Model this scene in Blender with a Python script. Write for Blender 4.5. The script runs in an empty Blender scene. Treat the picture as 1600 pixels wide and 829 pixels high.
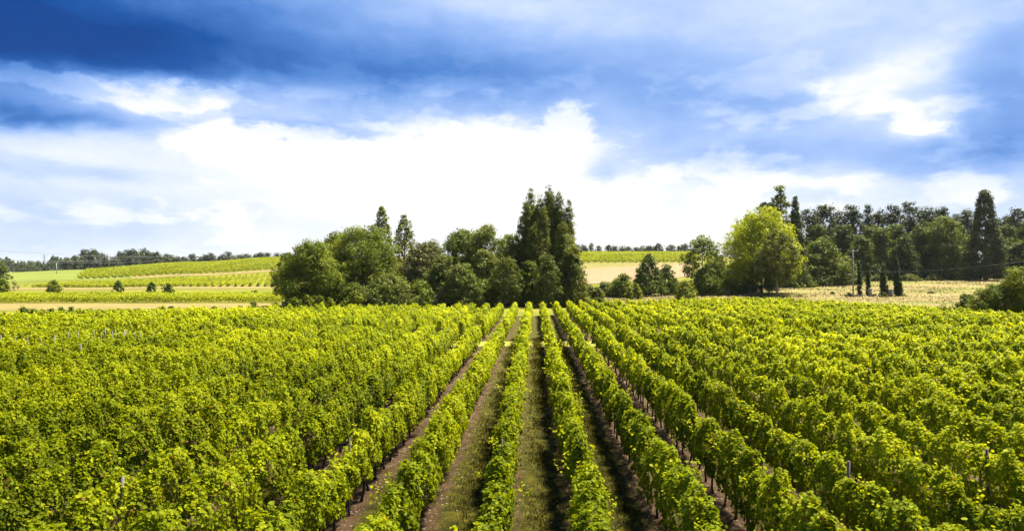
import bpy, math, random
import numpy as np
R = math.radians
rng = np.random.default_rng(7)
random.seed(7)
scene = bpy.context.scene
COL = scene.collection

# ------------------------------------------------------------------ camera
FPX, EYE, HOR = 1067.0, 6.3, 427.0
YAW = math.atan(36 / 1067.0)
PITCH = math.atan((HOR - 414.5) / 1067.0)
cam_d = bpy.data.cameras.new("camera")
cam_d.lens = 24.0; cam_d.sensor_width = 36.0
cam_d.clip_start = 0.1; cam_d.clip_end = 30000
cam = bpy.data.objects.new("camera", cam_d); COL.objects.link(cam)
cam.location = (0, 0, EYE)
cam.rotation_euler = (math.pi / 2 + PITCH, 0, YAW)
scene.camera = cam

# ------------------------------------------------------------------ colour management
scene.view_settings.view_transform = 'Standard'
scene.view_settings.look = 'None'
scene.view_settings.gamma = 1.0
scene.view_settings.use_curve_mapping = False
scene.view_settings.exposure = 2.05
GAIN = 2.0 ** scene.view_settings.exposure
scene.cycles.max_bounces = 6
scene.cycles.diffuse_bounces = 3
scene.cycles.transmission_bounces = 3
scene.cycles.transparent_max_bounces = 8
scene.cycles.glossy_bounces = 2
scene.cycles.sample_clamp_indirect = 4.0
scene.cycles.use_denoising = True

def srgb(r, g, b):
    def f(c):
        c = c / 255.0
        return c / 12.92 if c <= 0.04045 else ((c + 0.055) / 1.055) ** 2.4
    return (f(r), f(g), f(b), 1.0)

# ------------------------------------------------------------------ sun
SUN_AZ, SUN_EL = R(48), R(63)          # azimuth measured from +Y towards +X
sd = bpy.data.lights.new("sun", 'SUN'); sd.energy = 4.9; sd.angle = R(10.0); sd.color = (1.0, 0.94, 0.82)
sun = bpy.data.objects.new("sun", sd); COL.objects.link(sun)
from mathutils import Vector
sdir = Vector((math.sin(SUN_AZ) * math.cos(SUN_EL), math.cos(SUN_AZ) * math.cos(SUN_EL), math.sin(SUN_EL)))
sun.rotation_euler = sdir.to_track_quat('Z', 'Y').to_euler()

# ------------------------------------------------------------------ world: nishita sky behind procedural cloud layers
world = bpy.data.worlds.new("World"); scene.world = world; world.use_nodes = True
wt = world.node_tree; wt.nodes.clear()
def WN(t, **k):
    n = wt.nodes.new(t)
    for a, b in k.items(): setattr(n, a, b)
    return n
def wl(a, b): wt.links.new(a, b)
def wmath(op, a, b=None, c=None):
    n = WN('ShaderNodeMath', operation=op)
    for i, x in enumerate((a, b, c)):
        if x is None: continue
        if isinstance(x, (int, float)): n.inputs[i].default_value = x
        else: wl(x, n.inputs[i])
    return n.outputs[0]
def px_uv(px, py):
    a = math.atan((px - 800) / FPX) 
    el = math.atan((HOR - py) / FPX * math.cos(a))
    return (a - YAW) * FPX, el * FPX
tc = WN('ShaderNodeTexCoord')
sep = WN('ShaderNodeSeparateXYZ'); wl(tc.outputs['Generated'], sep.inputs[0])
az = wmath('MULTIPLY', wmath('ARCTAN2', sep.outputs[0], sep.outputs[1]), FPX)
el = wmath('MULTIPLY', wmath('ARCSINE', sep.outputs[2]), FPX)
comb = WN('ShaderNodeCombineXYZ'); wl(az, comb.inputs[0]); wl(el, comb.inputs[1])
def wnoise(sx, sy, detail, rough, off=0.0, dist=0.0):
    m = WN('ShaderNodeMapping'); m.inputs['Scale'].default_value = (1 / sx, 1 / sy, 1)
    m.inputs['Location'].default_value = (off, off * 0.7, off * 1.3)
    wl(comb.outputs[0], m.inputs[0])
    n = WN('ShaderNodeTexNoise'); n.inputs['Scale'].default_value = 1.0
    n.inputs['Detail'].default_value = detail; n.inputs['Roughness'].default_value = rough
    n.inputs['Distortion'].default_value = dist
    wl(m.outputs[0], n.inputs['Vector'])
    return n
n1 = wnoise(170, 80, 8, 0.62, 3.1)
sub = WN('ShaderNodeVectorMath', operation='SUBTRACT'); wl(n1.outputs['Color'], sub.inputs[0]); sub.inputs[1].default_value = (.5, .5, .5)
mul = WN('ShaderNodeVectorMath', operation='MULTIPLY'); wl(sub.outputs[0], mul.inputs[0]); mul.inputs[1].default_value = (120, 70, 0)
add = WN('ShaderNodeVectorMath', operation='ADD'); wl(comb.outputs[0], add.inputs[0]); wl(mul.outputs[0], add.inputs[1])
WARP = add.outputs[0]
sepw = WN('ShaderNodeSeparateXYZ'); wl(WARP, sepw.inputs[0]); WARPEL = sepw.outputs[1]
SKY = [  # px, py, rx, ry, amount of grey-blue cloud (+) or bright cloud (-)
    (-170, 20, 480, 95, .62), (150, 55, 360, 62, .22), (480, 70, 400, 66, .24), (640, 128, 360, 34, .17),
    (880, 110, 360, 56, .18), (1130, 160, 230, 34, .17), (200, -60, 500, 70, .12), (1250, 10, 460, 60, -.07),
    (40, 187, 190, 17, .42), (1590, 140, 120, 100, .22), (1250, 246, 360, 27, .26), (1580, 225, 200, 38, .24),
    (1080, 215, 230, 34, .12), (906, 286, 26, 14, .18), (930, 270, 28, 16, .22), (946, 288, 22, 14, .18), (100, 270, 180, 9, .14), (60, 345, 380, 50, .11),
    (440, 205, 170, 16, .13), (620, 215, 160, 14, .08), (1350, 300, 260, 12, .08), (1500, 340, 340, 40, .10),
    (1442, 190, 46, 20, -.26), (1340, 135, 80, 34, -.16), (1450, 90, 90, 28, -.14), (230, 145, 200, 26, -.26),
    (780, 5, 150, 20, -.10), (370, 215, 100, 32, -.10), (250, 330, 330, 70, .06), (1250, 340, 420, 60, .06), 
    (-600, 260, 400, 200, .45), (2300, 260, 500, 200, .35),
]
tot = None
for (px, py, rx, ry, a) in SKY:
    u, v = px_uv(px, py) if -300 < px < 1900 else ((px - 836) * .75, (HOR - py) * .8)
    s1 = WN('ShaderNodeVectorMath', operation='SUBTRACT')
    wl(comb.outputs[0] if (rx < 35) else WARP, s1.inputs[0]); s1.inputs[1].default_value = (u, v, 0)
    s2 = WN('ShaderNodeVectorMath', operation='MULTIPLY'); wl(s1.outputs[0], s2.inputs[0])
    k = math.cos(math.atan((min(max(px, 0), 1600) - 800) / FPX)) ** 2
    s2.inputs[1].default_value = (1 / (rx * k), 1 / ry, 0)
    s3 = WN('ShaderNodeVectorMath', operation='DOT_PRODUCT'); wl(s2.outputs[0], s3.inputs[0]); wl(s2.outputs[0], s3.inputs[1])
    e = wmath('EXPONENT', wmath('MULTIPLY', s3.outputs['Value'], -1.0))
    tot = wmath('MULTIPLY', e, a) if tot is None else wmath('MULTIPLY_ADD', e, a, tot)
n5 = wnoise(75, 48, 10, 0.6, 21.7)
sb5 = WN('ShaderNodeVectorMath', operation='SUBTRACT'); wl(n5.outputs['Color'], sb5.inputs[0]); sb5.inputs[1].default_value = (.5, .5, .5)
ml5 = WN('ShaderNodeVectorMath', operation='MULTIPLY'); wl(sb5.outputs[0], ml5.inputs[0]); ml5.inputs[1].default_value = (110, 85, 0)
ad5 = WN('ShaderNodeVectorMath', operation='ADD'); wl(WARP, ad5.inputs[0]); wl(ml5.outputs[0], ad5.inputs[1])
for grp, lo_, hi_, amt in (([(740, 250, 240, 70), (885, 215, 60, 45), (420, 235, 150, 38)], .32, .68, -.25), ([(1400, 130, 110, 48), (1340, 165, 70, 26)], .35, .8, -.11),
                           ([(1442, 190, 44, 20)], .4, .7, -.12), ([(120, 140, 130, 24), (300, 150, 110, 22)], .40, .72, -.14)):
    best = None
    for (px, py, rx, ry) in grp:
        u, v = px_uv(px, py); s1 = WN('ShaderNodeVectorMath', operation='SUBTRACT'); wl(ad5.outputs[0], s1.inputs[0]); s1.inputs[1].default_value = (u, v, 0)
        s2 = WN('ShaderNodeVectorMath', operation='MULTIPLY'); wl(s1.outputs[0], s2.inputs[0]); s2.inputs[1].default_value = (1 / rx, 1 / ry, 0)
        s3 = WN('ShaderNodeVectorMath', operation='DOT_PRODUCT'); wl(s2.outputs[0], s3.inputs[0]); wl(s2.outputs[0], s3.inputs[1])
        e = wmath('EXPONENT', wmath('MULTIPLY', s3.outputs['Value'], -1.0)); best = e if best is None else wmath('MAXIMUM', e, best)
    ss = WN('ShaderNodeMapRange', interpolation_type='SMOOTHSTEP'); wl(best, ss.inputs[0])
    ss.inputs[1].default_value = lo_; ss.inputs[2].default_value = hi_; ss.inputs[3].default_value = 0; ss.inputs[4].default_value = amt
    tot = wmath('ADD', tot, ss.outputs[0])
hb = WN('ShaderNodeMapRange', interpolation_type='SMOOTHSTEP'); wl(WARPEL, hb.inputs[0])
hb.inputs[1].default_value = 130; hb.inputs[2].default_value = 250; hb.inputs[3].default_value = 0; hb.inputs[4].default_value = .26
tot = wmath('ADD', tot, hb.outputs[0])
# overhead, beyond the top of the photograph: broken cloud
up = WN('ShaderNodeMapRange', interpolation_type='SMOOTHSTEP'); wl(el, up.inputs[0])
up.inputs[1].default_value = 380; up.inputs[2].default_value = 760; up.inputs[3].default_value = 0; up.inputs[4].default_value = .62
tot = wmath('ADD', tot, up.outputs[0])
n2 = wnoise(95, 48, 9, 0.62, 9.4, 0.2)
n3 = wnoise(700, 150, 4, 0.5, 5.4)
hi = WN('ShaderNodeMapRange', interpolation_type='SMOOTHSTEP'); wl(el, hi.inputs[0])
hi.inputs[1].default_value = 0; hi.inputs[2].default_value = 240; hi.inputs[3].default_value = .20; hi.inputs[4].default_value = .24
tot = wmath('ADD', tot, wmath('MULTIPLY', wmath('SUBTRACT', n2.outputs[0], .5), hi.outputs[0]))
tot = wmath('ADD', tot, wmath('MULTIPLY', wmath('SUBTRACT', n3.outputs[0], .5), hi.outputs[0]))
# puffs of bright cumulus with firmer edges, in the middle heights
n4 = wnoise(150, 62, 9, 0.55, 17.3, 0.15)
pf = WN('ShaderNodeMapRange', interpolation_type='SMOOTHSTEP'); wl(n4.outputs[0], pf.inputs[0])
pf.inputs[1].default_value = .50; pf.inputs[2].default_value = .60; pf.inputs[3].default_value = 0; pf.inputs[4].default_value = -.13
b1 = WN('ShaderNodeMapRange', interpolation_type='SMOOTHSTEP'); wl(el, b1.inputs[0])
b1.inputs[1].default_value = 355; b1.inputs[2].default_value = 240; b1.inputs[3].default_value = 0.15; b1.inputs[4].default_value = 1
tot = wmath('MULTIPLY_ADD', pf.outputs[0], b1.outputs[0], tot)
# unseen sky behind the camera, greyed to cut the ambient light
bk = WN('ShaderNodeMapRange', interpolation_type='SMOOTHSTEP'); wl(sep.outputs[1], bk.inputs[0])
bk.inputs[1].default_value = .1; bk.inputs[2].default_value = -.6; bk.inputs[3].default_value = 0; bk.inputs[4].default_value = .3
tot = wmath('ADD', tot, bk.outputs[0])
ramp = WN('ShaderNodeValToRGB'); wl(tot, ramp.inputs[0])
cr = ramp.color_ramp; cr.interpolation = 'LINEAR'
stops = [(0.0, (255, 255, 255)), (.09, (238, 245, 254)), (.20, (208, 225, 253)), (.34, (168, 198, 249)), (.50, (130, 171, 236)),
         (.68, (80, 134, 210)), (.88, (14, 84, 166)), (1.0, (0, 66, 146))]
while len(cr.elements) < len(stops): cr.elements.new(0.5)
for e_, (p, c) in zip(cr.elements, stops):
    e_.position = p; e_.color = srgb(*c)
STR = 0.1
sc_ = WN('ShaderNodeVectorMath', operation='SCALE'); wl(ramp.outputs[0], sc_.inputs[0]); sc_.inputs['Scale'].default_value = 1.04 / GAIN / STR
nish = WN('ShaderNodeTexSky', sky_type='NISHITA'); nish.sun_disc = False
nish.sun_elevation = SUN_EL; nish.sun_rotation = SUN_AZ
mixw = WN('ShaderNodeMix', data_type='RGBA'); mixw.inputs['Factor'].default_value = 0.99
wl(nish.outputs[0], mixw.inputs['A']); wl(sc_.outputs[0], mixw.inputs['B'])
bg = WN('ShaderNodeBackground'); bg.inputs[1].default_value = STR; wl(mixw.outputs['Result'], bg.inputs[0])
wo = WN('ShaderNodeOutputWorld'); wl(bg.outputs[0], wo.inputs[0])

# ------------------------------------------------------------------ helpers
def tag(o, label=None, cat=None, group=None, kind=None):
    if label: o['label'] = label
    if cat: o['category'] = cat
    if group: o['group'] = group
    if kind: o['kind'] = kind
    return o
def empty(name, loc):
    o = bpy.data.objects.new(name, None); COL.objects.link(o); o.location = loc
    o.empty_display_size = .3
    return o
def mesh_obj(name, verts, faces_idx, sizes, mat, parent=None, attrs=None, origin=None, smooth=False):
    """verts (n,3); faces_idx flat loop vertex indices; sizes: corners per face"""
    me = bpy.data.meshes.new(name)
    verts = np.asarray(verts, dtype=np.float64)
    if origin is not None: verts = verts - np.asarray(origin)
    faces_idx = np.asarray(faces_idx, dtype=np.int32); sizes = np.asarray(sizes, dtype=np.int32)
    me.vertices.add(len(verts)); me.vertices.foreach_set('co', verts.astype(np.float32).ravel())
    me.loops.add(len(faces_idx)); me.loops.foreach_set('vertex_index', faces_idx)
    me.polygons.add(len(sizes))
    st = np.zeros(len(sizes), dtype=np.int32); st[1:] = np.cumsum(sizes)[:-1]
    me.polygons.foreach_set('loop_start', st); me.polygons.foreach_set('loop_total', sizes)
    if smooth: me.polygons.foreach_set('use_smooth', np.ones(len(sizes), dtype=bool))
    if attrs:
        for k, a in attrs.items():
            at = me.attributes.new(k, 'FLOAT', 'POINT'); at.data.foreach_set('value', np.asarray(a, dtype=np.float32))
    me.update(calc_edges=True)
    if mat: me.materials.append(mat)
    o = bpy.data.objects.new(name, me); COL.objects.link(o)
    if parent: o.parent = parent
    elif origin is not None: o.location = origin
    return o
def unit(v):
    return v / np.maximum(np.linalg.norm(v, axis=-1, keepdims=True), 1e-9)
def leaf_arrays(c, n, s, kind='kite', tone=None, aspect=1.0):
    N = len(c)
    n = unit(n); t = unit(np.cross(n, unit(rng.normal(size=(N, 3))))); b = np.cross(n, t)
    s = np.broadcast_to(np.asarray(s, dtype=float), (N,))[:, None]
    if kind == 'kite':
        P = [(0, -.5, 0), (-.42 * aspect, -.02, .13), (0, .5, -.06), (.42 * aspect, .06, .13)]
        F = np.array([0, 3, 2, 1]); nf = 1
    else:
        P = [(0, -.42, 0), (-.5, -.2, .12), (-.36, .26, .10), (0, .56, -.10), (.36, .26, .10), (.5, -.2, .12)]
        F = np.array([0, 3, 2, 1, 0, 5, 4, 3]); nf = 2
    k = len(P)
    V = np.empty((N, k, 3))
    for i, (x, y, z) in enumerate(P):
        V[:, i] = c + s * (t * x + b * y + n * z)
    idx = (np.arange(N)[:, None] * k + F[None]).ravel()
    if tone is None: tone = rng.random(N)
    return V.reshape(-1, 3), idx, np.full(N * nf, 4), np.repeat(tone, k)
def leaves_obj(name, parts, mat, parent=None, origin=None):
    Vs, Is, Ss, Ts, off = [], [], [], [], 0
    for V, I, S, T in parts:
        Vs.append(V); Is.append(I + off); Ss.append(S); Ts.append(T); off += len(V)
    return mesh_obj(name, np.concatenate(Vs), np.concatenate(Is), np.concatenate(Ss), mat, parent, {'tone': np.concatenate(Ts)}, origin)
def tubes_obj(name, tubes, mat, parent=None, origin=None, sides=7):
    """tubes: list of (points (n,3), radii (n))"""
    Vs, Is, Ss, off = [], [], [], 0
    for pts, rad in tubes:
        pts = np.asarray(pts, float); rad = np.broadcast_to(np.asarray(rad, float), (len(pts),))
        d = unit(np.gradient(pts, axis=0)); ref = np.array([0.31, 0.17, .2]) if abs(d[0, 2]) > .5 else np.array([0, 0, 1.0])
        u = unit(np.cross(d, ref)); w = np.cross(d, u)
        a = np.linspace(0, 2 * math.pi, sides, endpoint=False)
        ring = pts[:, None] + rad[:, None, None] * (u[:, None] * np.cos(a)[None, :, None] + w[:, None] * np.sin(a)[None, :, None])
        Vs.append(ring.reshape(-1, 3)); n = len(pts)
        for i in range(n - 1):
            for j in range(sides):
                k = (j + 1) % sides
                Is += [off + i * sides + j, off + i * sides + k, off + (i + 1) * sides + k, off + (i + 1) * sides + j]; Ss.append(4)
        Is += [off + j for j in range(sides)][::-1]; Ss.append(sides)
        Is += [off + (n - 1) * sides + j for j in range(sides)]; Ss.append(sides)
        off += n * sides
    return mesh_obj(name, np.concatenate(Vs), Is, Ss, mat, parent, None, origin, smooth=True)
def boxes_obj(name, boxes, mat, parent=None, origin=None):
    Vs, Is, Ss, off = [], [], [], 0
    for (x0, y0, z0, x1, y1, z1) in boxes:
        Vs.append(np.array([(x, y, z) for z in (z0, z1) for y in (y0, y1) for x in (x0, x1)], float))
        for f in ((0, 2, 3, 1), (4, 5, 7, 6), (0, 1, 5, 4), (2, 6, 7, 3), (0, 4, 6, 2), (1, 3, 7, 5)):
            Is += [off + q for q in f]; Ss.append(4)
        off += 8
    return mesh_obj(name, np.concatenate(Vs), Is, Ss, mat, parent, None, origin)

# ------------------------------------------------------------------ pixel <-> place and the lie of the land
FW = np.array([-math.sin(YAW), math.cos(YAW)]); RT = np.array([math.cos(YAW), math.sin(YAW)])
DT = [0, 110, 150, 200, 260, 300, 340, 400, 470, 520, 700, 1000, 3000]
TAB = {
    -400: [0, 0, 0, 0, 0, 0, 1.5, 4.0, 5.5, 6.5, 7, 6, 2],
    0:    [0, 0, 0, 0, 0, .3, 1.5, 4.5, 6.5, 7.5, 7, 6, 2],
    130:  [0, 0, 0, 0, 0, .3, 2.0, 5.5, 8.5, 9.6, 9, 7, 2],
    300:  [0, 0, 0, 0, .2, 1.2, 3.6, 8.0, 12.5, 14.2, 13, 9, 2],
    440:  [0, 0, 0, 0, .5, 2.0, 5.0, 10.5, 16, 18, 17, 11, 2],
    900:  [0, 0, 0, .3, 3.4, 7.3, 11.4, 17.0, 20.5, 21, 20, 16, 2],
    1070: [0, 0, .3, .8, 3.4, 7.3, 11.4, 17.0, 20.5, 21, 20, 16, 2],
    1250: [0, 0, .4, 2.0, 4.3, 6.0, 8.0, 11, 14, 15, 15, 14, 2],
    1600: [0, 0, .7, 2.6, 4.9, 6.0, 8.0, 10, 12, 14, 14, 13, 2],
    2100: [0, 0, .7, 2.6, 4.9, 6.0, 8.0, 10, 12, 14, 14, 13, 2],
}
TC = np.array(sorted(TAB)); TV = np.array([TAB[k] for k in TC]) - np.where(np.array(DT) >= 340, .5, 0)[None]
def terrain(x, y):
    x = np.asarray(x, float); y = np.asarray(y, float)
    d = x * FW[0] + y * FW[1]; r = x * RT[0] + y * RT[1]
    px = 800 + FPX * r / np.maximum(d, 60.0)
    px = np.clip(px, TC[0], TC[-1] - 1e-6); dd = np.clip(d, 0, 2999)
    i = np.clip(np.searchsorted(TC, px, side='right') - 1, 0, len(TC) - 2)
    fx = (px - TC[i]) / (TC[i + 1] - TC[i]); fx = fx * fx * (3 - 2 * fx)
    j = np.clip(np.searchsorted(DT, dd, side='right') - 1, 0, len(DT) - 2)
    DA = np.array(DT); fy = (dd - DA[j]) / (DA[j + 1] - DA[j])
    a = TV[i, j] * (1 - fx) + TV[i + 1, j] * fx; b = TV[i, j + 1] * (1 - fx) + TV[i + 1, j + 1] * fx
    return a * (1 - fy) + b * fy
def place(px, D):
    p = FW * D + RT * ((px - 800) / FPX * D)
    return np.array([p[0], p[1], float(terrain(p[0], p[1]))])
def zat(py, D): return EYE - (py - HOR) / FPX * D
_DM = np.concatenate([np.arange(20, 700, .5), np.arange(700, 3000, 5)])
def hitD(px, py):
    x = FW[0] * _DM + RT[0] * (px - 800) / FPX * _DM; y = FW[1] * _DM + RT[1] * (px - 800) / FPX * _DM
    ok = terrain(x, y) >= zat(py, _DM)
    return float(_DM[np.argmax(ok)]) if ok.any() else 600.0
def hit(px, py): return place(px, hitD(px, py))
def to_px(x, y):
    d = x * FW[0] + y * FW[1]; return 800 + FPX * (x * RT[0] + y * RT[1]) / np.maximum(d, 1e-3), d
EX = [-300, 0, 200, 440, 640, 836, 960, 1080, 1200, 1330, 1430, 1500, 1600, 1900]
EY = [68, 74, 85, 92, 97, 101, 111, 119, 124, 106, 94, 86, 77, 72]
def edgeD(px): return np.interp(px, EX, EY)

# ------------------------------------------------------------------ materials
def new_mat(name):
    m = bpy.data.materials.new(name); m.use_nodes = True; m.node_tree.nodes.clear(); return m
class NT:
    def __init__(s, m): s.t = m.node_tree
    def n(s, t, **k):
        o = s.t.nodes.new(t)
        for a, b in k.items(): setattr(o, a, b)
        return o
    def l(s, a, b): s.t.links.new(a, b)
    def noise(s, vec, scale, detail=4, rough=.55, stretch=None):
        if stretch:
            mp = s.n('ShaderNodeMapping'); mp.inputs['Scale'].default_value = stretch; s.l(vec, mp.inputs[0]); vec = mp.outputs[0]
        o = s.n('ShaderNodeTexNoise'); o.inputs['Scale'].default_value = scale; o.inputs['Detail'].default_value = detail
        o.inputs['Roughness'].default_value = rough; s.l(vec, o.inputs['Vector']); return o.outputs[0]
    def ramp(s, v, stops):
        o = s.n('ShaderNodeValToRGB'); s.l(v, o.inputs[0]); e = o.color_ramp.elements
        while len(e) < len(stops): e.new(.5)
        for q, (p, c) in zip(e, stops): q.position = p; q.color = (*c[:3], 1)
        return o.outputs[0]
    def mix(s, f, a, b, mode='MIX'):
        o = s.n('ShaderNodeMix', data_type='RGBA', blend_type=mode)
        for k, x in (('Factor', f), ('A', a), ('B', b)):
            if isinstance(x, (int, float)): o.inputs[k].default_value = x
            elif isinstance(x, tuple): o.inputs[k].default_value = (*x[:3], 1)
            else: s.l(x, o.inputs[k])
        return o.outputs['Result']
    def math(s, op, a, b=None, c=None):
        o = s.n('ShaderNodeMath', operation=op)
        for i, x in enumerate((a, b, c)):
            if x is None: continue
            if isinstance(x, (int, float)): o.inputs[i].default_value = x
            else: s.l(x, o.inputs[i])
        return o.outputs[0]
def leaf_mat(name, dark, mid, light, trans=.35, odd=None, patch=.12, gloss=.45, tcol=None):
    """dark/mid/light = leaf albedos spread over the 'tone' attribute; odd = colour of a few old leaves"""
    m = new_mat(name); g = NT(m)
    at = g.n('ShaderNodeAttribute', attribute_name='tone'); geo = g.n('ShaderNodeNewGeometry')
    big = g.noise(geo.outputs['Position'], patch, 3)
    v = g.math('ADD', g.math('MULTIPLY', at.outputs['Fac'], .72), g.math('MULTIPLY', g.math('SUBTRACT', big, .36), .9))
    c = g.ramp(v, [(0.05, dark), (.5, mid), (.92, light)])
    if odd:
        f = g.math('GREATER_THAN', at.outputs['Fac'], 1.5)
        c = g.mix(f, c, odd)
    d = g.n('ShaderNodeBsdfPrincipled'); g.l(c, d.inputs['Base Color']); d.inputs['Roughness'].default_value = .6
    d.inputs['Specular IOR Level'].default_value = .10
    tr = g.n('ShaderNodeBsdfTranslucent')
    tc_ = g.mix(1.0, c, tcol or (1.1, 1.0, .5), 'MULTIPLY'); g.l(tc_, tr.inputs[0])
    ms = g.n('ShaderNodeMixShader'); ms.inputs[0].default_value = trans
    g.l(d.outputs[0], ms.inputs[1]); g.l(tr.outputs[0], ms.inputs[2])
    o = g.n('ShaderNodeOutputMaterial'); g.l(ms.outputs[0], o.inputs[0])
    return m
def ground_mat(name, stops, scale=.6, stretch=None, fine=9.0, bump=.3, build=None):
    m = new_mat(name); g = NT(m); geo = g.n('ShaderNodeNewGeometry'); P = geo.outputs['Position']
    a = g.noise(P, scale, 5, .6, stretch); b = g.noise(P, fine, 3, .6)
    v = g.math('ADD', g.math('MULTIPLY', a, .75), g.math('MULTIPLY', b, .25))
    c = g.ramp(v, stops)
    if build: c = build(g, P, c)
    d = g.n('ShaderNodeBsdfPrincipled'); g.l(c, d.inputs['Base Color']); d.inputs['Roughness'].default_value = .95
    d.inputs['Specular IOR Level'].default_value = .1
    bp = g.n('ShaderNodeBump'); bp.inputs['Strength'].default_value = bump; bp.inputs['Distance'].default_value = .1; g.l(v, bp.inputs['Height'])
    g.l(bp.outputs[0], d.inputs['Normal'])
    o = g.n('ShaderNodeOutputMaterial'); g.l(d.outputs[0], o.inputs[0])
    return m
def plain_mat(name, col, rough=.8, var=.25, scale=8):
    m = new_mat(name); g = NT(m); tcn = g.n('ShaderNodeTexCoord')
    a = g.noise(tcn.outputs['Object'], scale, 4, .6)
    dk = tuple(c * (1 - var) for c in col); lt = tuple(min(1, c * (1 + var)) for c in col)
    c = g.ramp(a, [(.3, dk), (.7, lt)])
    d = g.n('ShaderNodeBsdfPrincipled'); g.l(c, d.inputs['Base Color']); d.inputs['Roughness'].default_value = rough
    o = g.n('ShaderNodeOutputMaterial'); g.l(d.outputs[0], o.inputs[0])
    return m

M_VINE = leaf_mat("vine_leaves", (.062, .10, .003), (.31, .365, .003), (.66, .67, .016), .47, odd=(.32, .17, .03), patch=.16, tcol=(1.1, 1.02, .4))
M_FARVINE = leaf_mat("far_vine_leaves", (.13, .165, .004), (.26, .30, .008), (.38, .40, .02), .38, patch=.05)
M_OAK = leaf_mat("oak_leaves", (.030, .048, .003), (.110, .150, .008), (.25, .28, .018), .36)
M_GREY = leaf_mat("grey_green_leaves", (.038, .053, .008), (.125, .155, .024), (.26, .29, .05), .32)
M_POP = leaf_mat("poplar_leaves", (.036, .048, .006), (.130, .155, .018), (.29, .31, .04), .34)
M_LIME = leaf_mat("lime_tree_leaves", (0.0444, 0.0740, 0.0074), (0.0999, 0.1406, 0.0133), (0.1702, 0.2072, 0.0259), .35)
M_YEL = leaf_mat("yellow_tree_leaves", (.16, .20, .003), (.30, .35, .005), (.44, .48, .010), .45, patch=.25)
M_OLIVE = leaf_mat("olive_tree_leaves", (0.0518, 0.0666, 0.0074), (0.1110, 0.1332, 0.0133), (0.1924, 0.1998, 0.0222), .3)
M_PINE = leaf_mat("pine_needles", (.020, .030, .006), (.050, .070, .012), (.11, .13, .025), .18)
M_WOOD2 = leaf_mat("woodland_leaves", (.026, .044, .003), (.088, .12, .009), (.20, .23, .02), .3)
M_CYP = leaf_mat("cypress_needles", (0.0133, 0.0311, 0.0037), (0.0370, 0.0703, 0.0059), (0.0740, 0.1110, 0.0089), .15)
M_DRY = leaf_mat("dry_leaves", (.05, .052, .012), (.115, .12, .03), (.19, .185, .055), .2)
M_BUSH = leaf_mat("bush_leaves", (0.0592, 0.0888, 0.0044), (0.1480, 0.1850, 0.0074), (0.2812, 0.2886, 0.0148), .35)
M_FARTREE = leaf_mat("far_tree_leaves", (.035, .045, .018), (.070, .088, .035), (.12, .14, .055), .2)
M_BARK = plain_mat("bark", (.09, .07, .05), .9, .35, 3)
M_PALE = plain_mat("pale_bark", (.30, .26, .20), .9, .3, 3)
M_VBARK = plain_mat("vine_bark", (.045, .032, .024), .9, .3, 20)
M_STAKE = plain_mat("weathered_stake", (.12, .095, .07), .85, .25, 12)
M_WSTAKE = plain_mat("white_stake", (.22, .20, .16), .7, .12, 12)
M_CONC = plain_mat("concrete", (.22, .20, .17), .85, .2, 4)
M_METAL = plain_mat("grey_metal", (.35, .35, .35), .5, .1, 4)
M_PYL = plain_mat('galvanised_lattice', (.16, .17, .18), .6, .05, 4)
M_WIRE = plain_mat("wire", (.10, .10, .10), .6, .05, 4)
M_PWIRE = plain_mat("pale_wire", (.25, .25, .23), .6, .05, 4)

def soil_build(g, P, c):
    """stony brown soil under the vines, mown grass down the middle of each alley"""
    sp = g.n('ShaderNodeSeparateXYZ'); g.l(P, sp.inputs[0])
    d = g.math('PINGPONG', g.math('ADD', sp.outputs[0], .86), 1.0)      # 0 under a row, 1 in the middle of an alley
    w = g.noise(P, 1.1, 6, .7); w2 = g.noise(P, 6.0, 4, .7)
    m = g.math('ADD', d, g.math('ADD', g.math('MULTIPLY', g.math('SUBTRACT', w, .5), 1.1), g.math('MULTIPLY', g.math('SUBTRACT', w2, .5), .9)))
    mr = g.n('ShaderNodeMapRange', interpolation_type='SMOOTHSTEP'); g.l(m, mr.inputs[0]); mr.inputs[1].default_value = .20; mr.inputs[2].default_value = .50
    gr = g.ramp(g.noise(P, 2.6, 6, .7), [(.34, (.018, .017, .002)), (.5, (.044, .041, .003)), (.66, (.100, .085, .009))])
    vor = g.n('ShaderNodeTexVoronoi'); vor.inputs['Scale'].default_value = 11; g.l(P, vor.inputs['Vector'])
    st = g.math('LESS_THAN', vor.outputs['Distance'], .26)
    st = g.math('MULTIPLY', st, g.math('GREATER_THAN', g.noise(P, 3.5, 2), .50))
    c = g.mix(g.math('MULTIPLY', st, .6), c, (.24, .19, .13))
    return g.mix(mr.outputs[0], c, gr)
M_SOIL = ground_mat("vineyard_soil", [(.3, (.026, .014, .006)), (.5, (.052, .030, .013)), (.7, (.105, .066, .034))], 1.6, None, 14, .6, soil_build)
M_LAND = ground_mat("rough_grass", [(.3, (0.0720, 0.0800, 0.0064)), (.5, (0.1280, 0.1280, 0.0120)), (.7, (0.2000, 0.1680, 0.0320))], .08, (1, .5, 1), 1.5)
def meadow_build(g, P, c):
    w = g.noise(P, .035, 4, .6, (.6, 1.8, 1))
    mr = g.n('ShaderNodeMapRange', interpolation_type='SMOOTHSTEP'); g.l(w, mr.inputs[0]); mr.inputs[1].default_value = .48; mr.inputs[2].default_value = .60
    return g.mix(g.math('MULTIPLY', mr.outputs[0], .75), c, (.10, .115, .012))
M_MEADOW = ground_mat("dry_meadow", [(.38, (.105, .088, .02)), (.5, (.175, .135, .045)), (.62, (.25, .195, .08))], .30, (.35, 1.7, 1), 1.6, .8, meadow_build)
M_TAN = ground_mat("dry_track", [(.35, (.115, .095, .022)), (.5, (.165, .13, .04)), (.65, (.22, .175, .065))], .3, (.4, 1.5, 1), 3)
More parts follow.
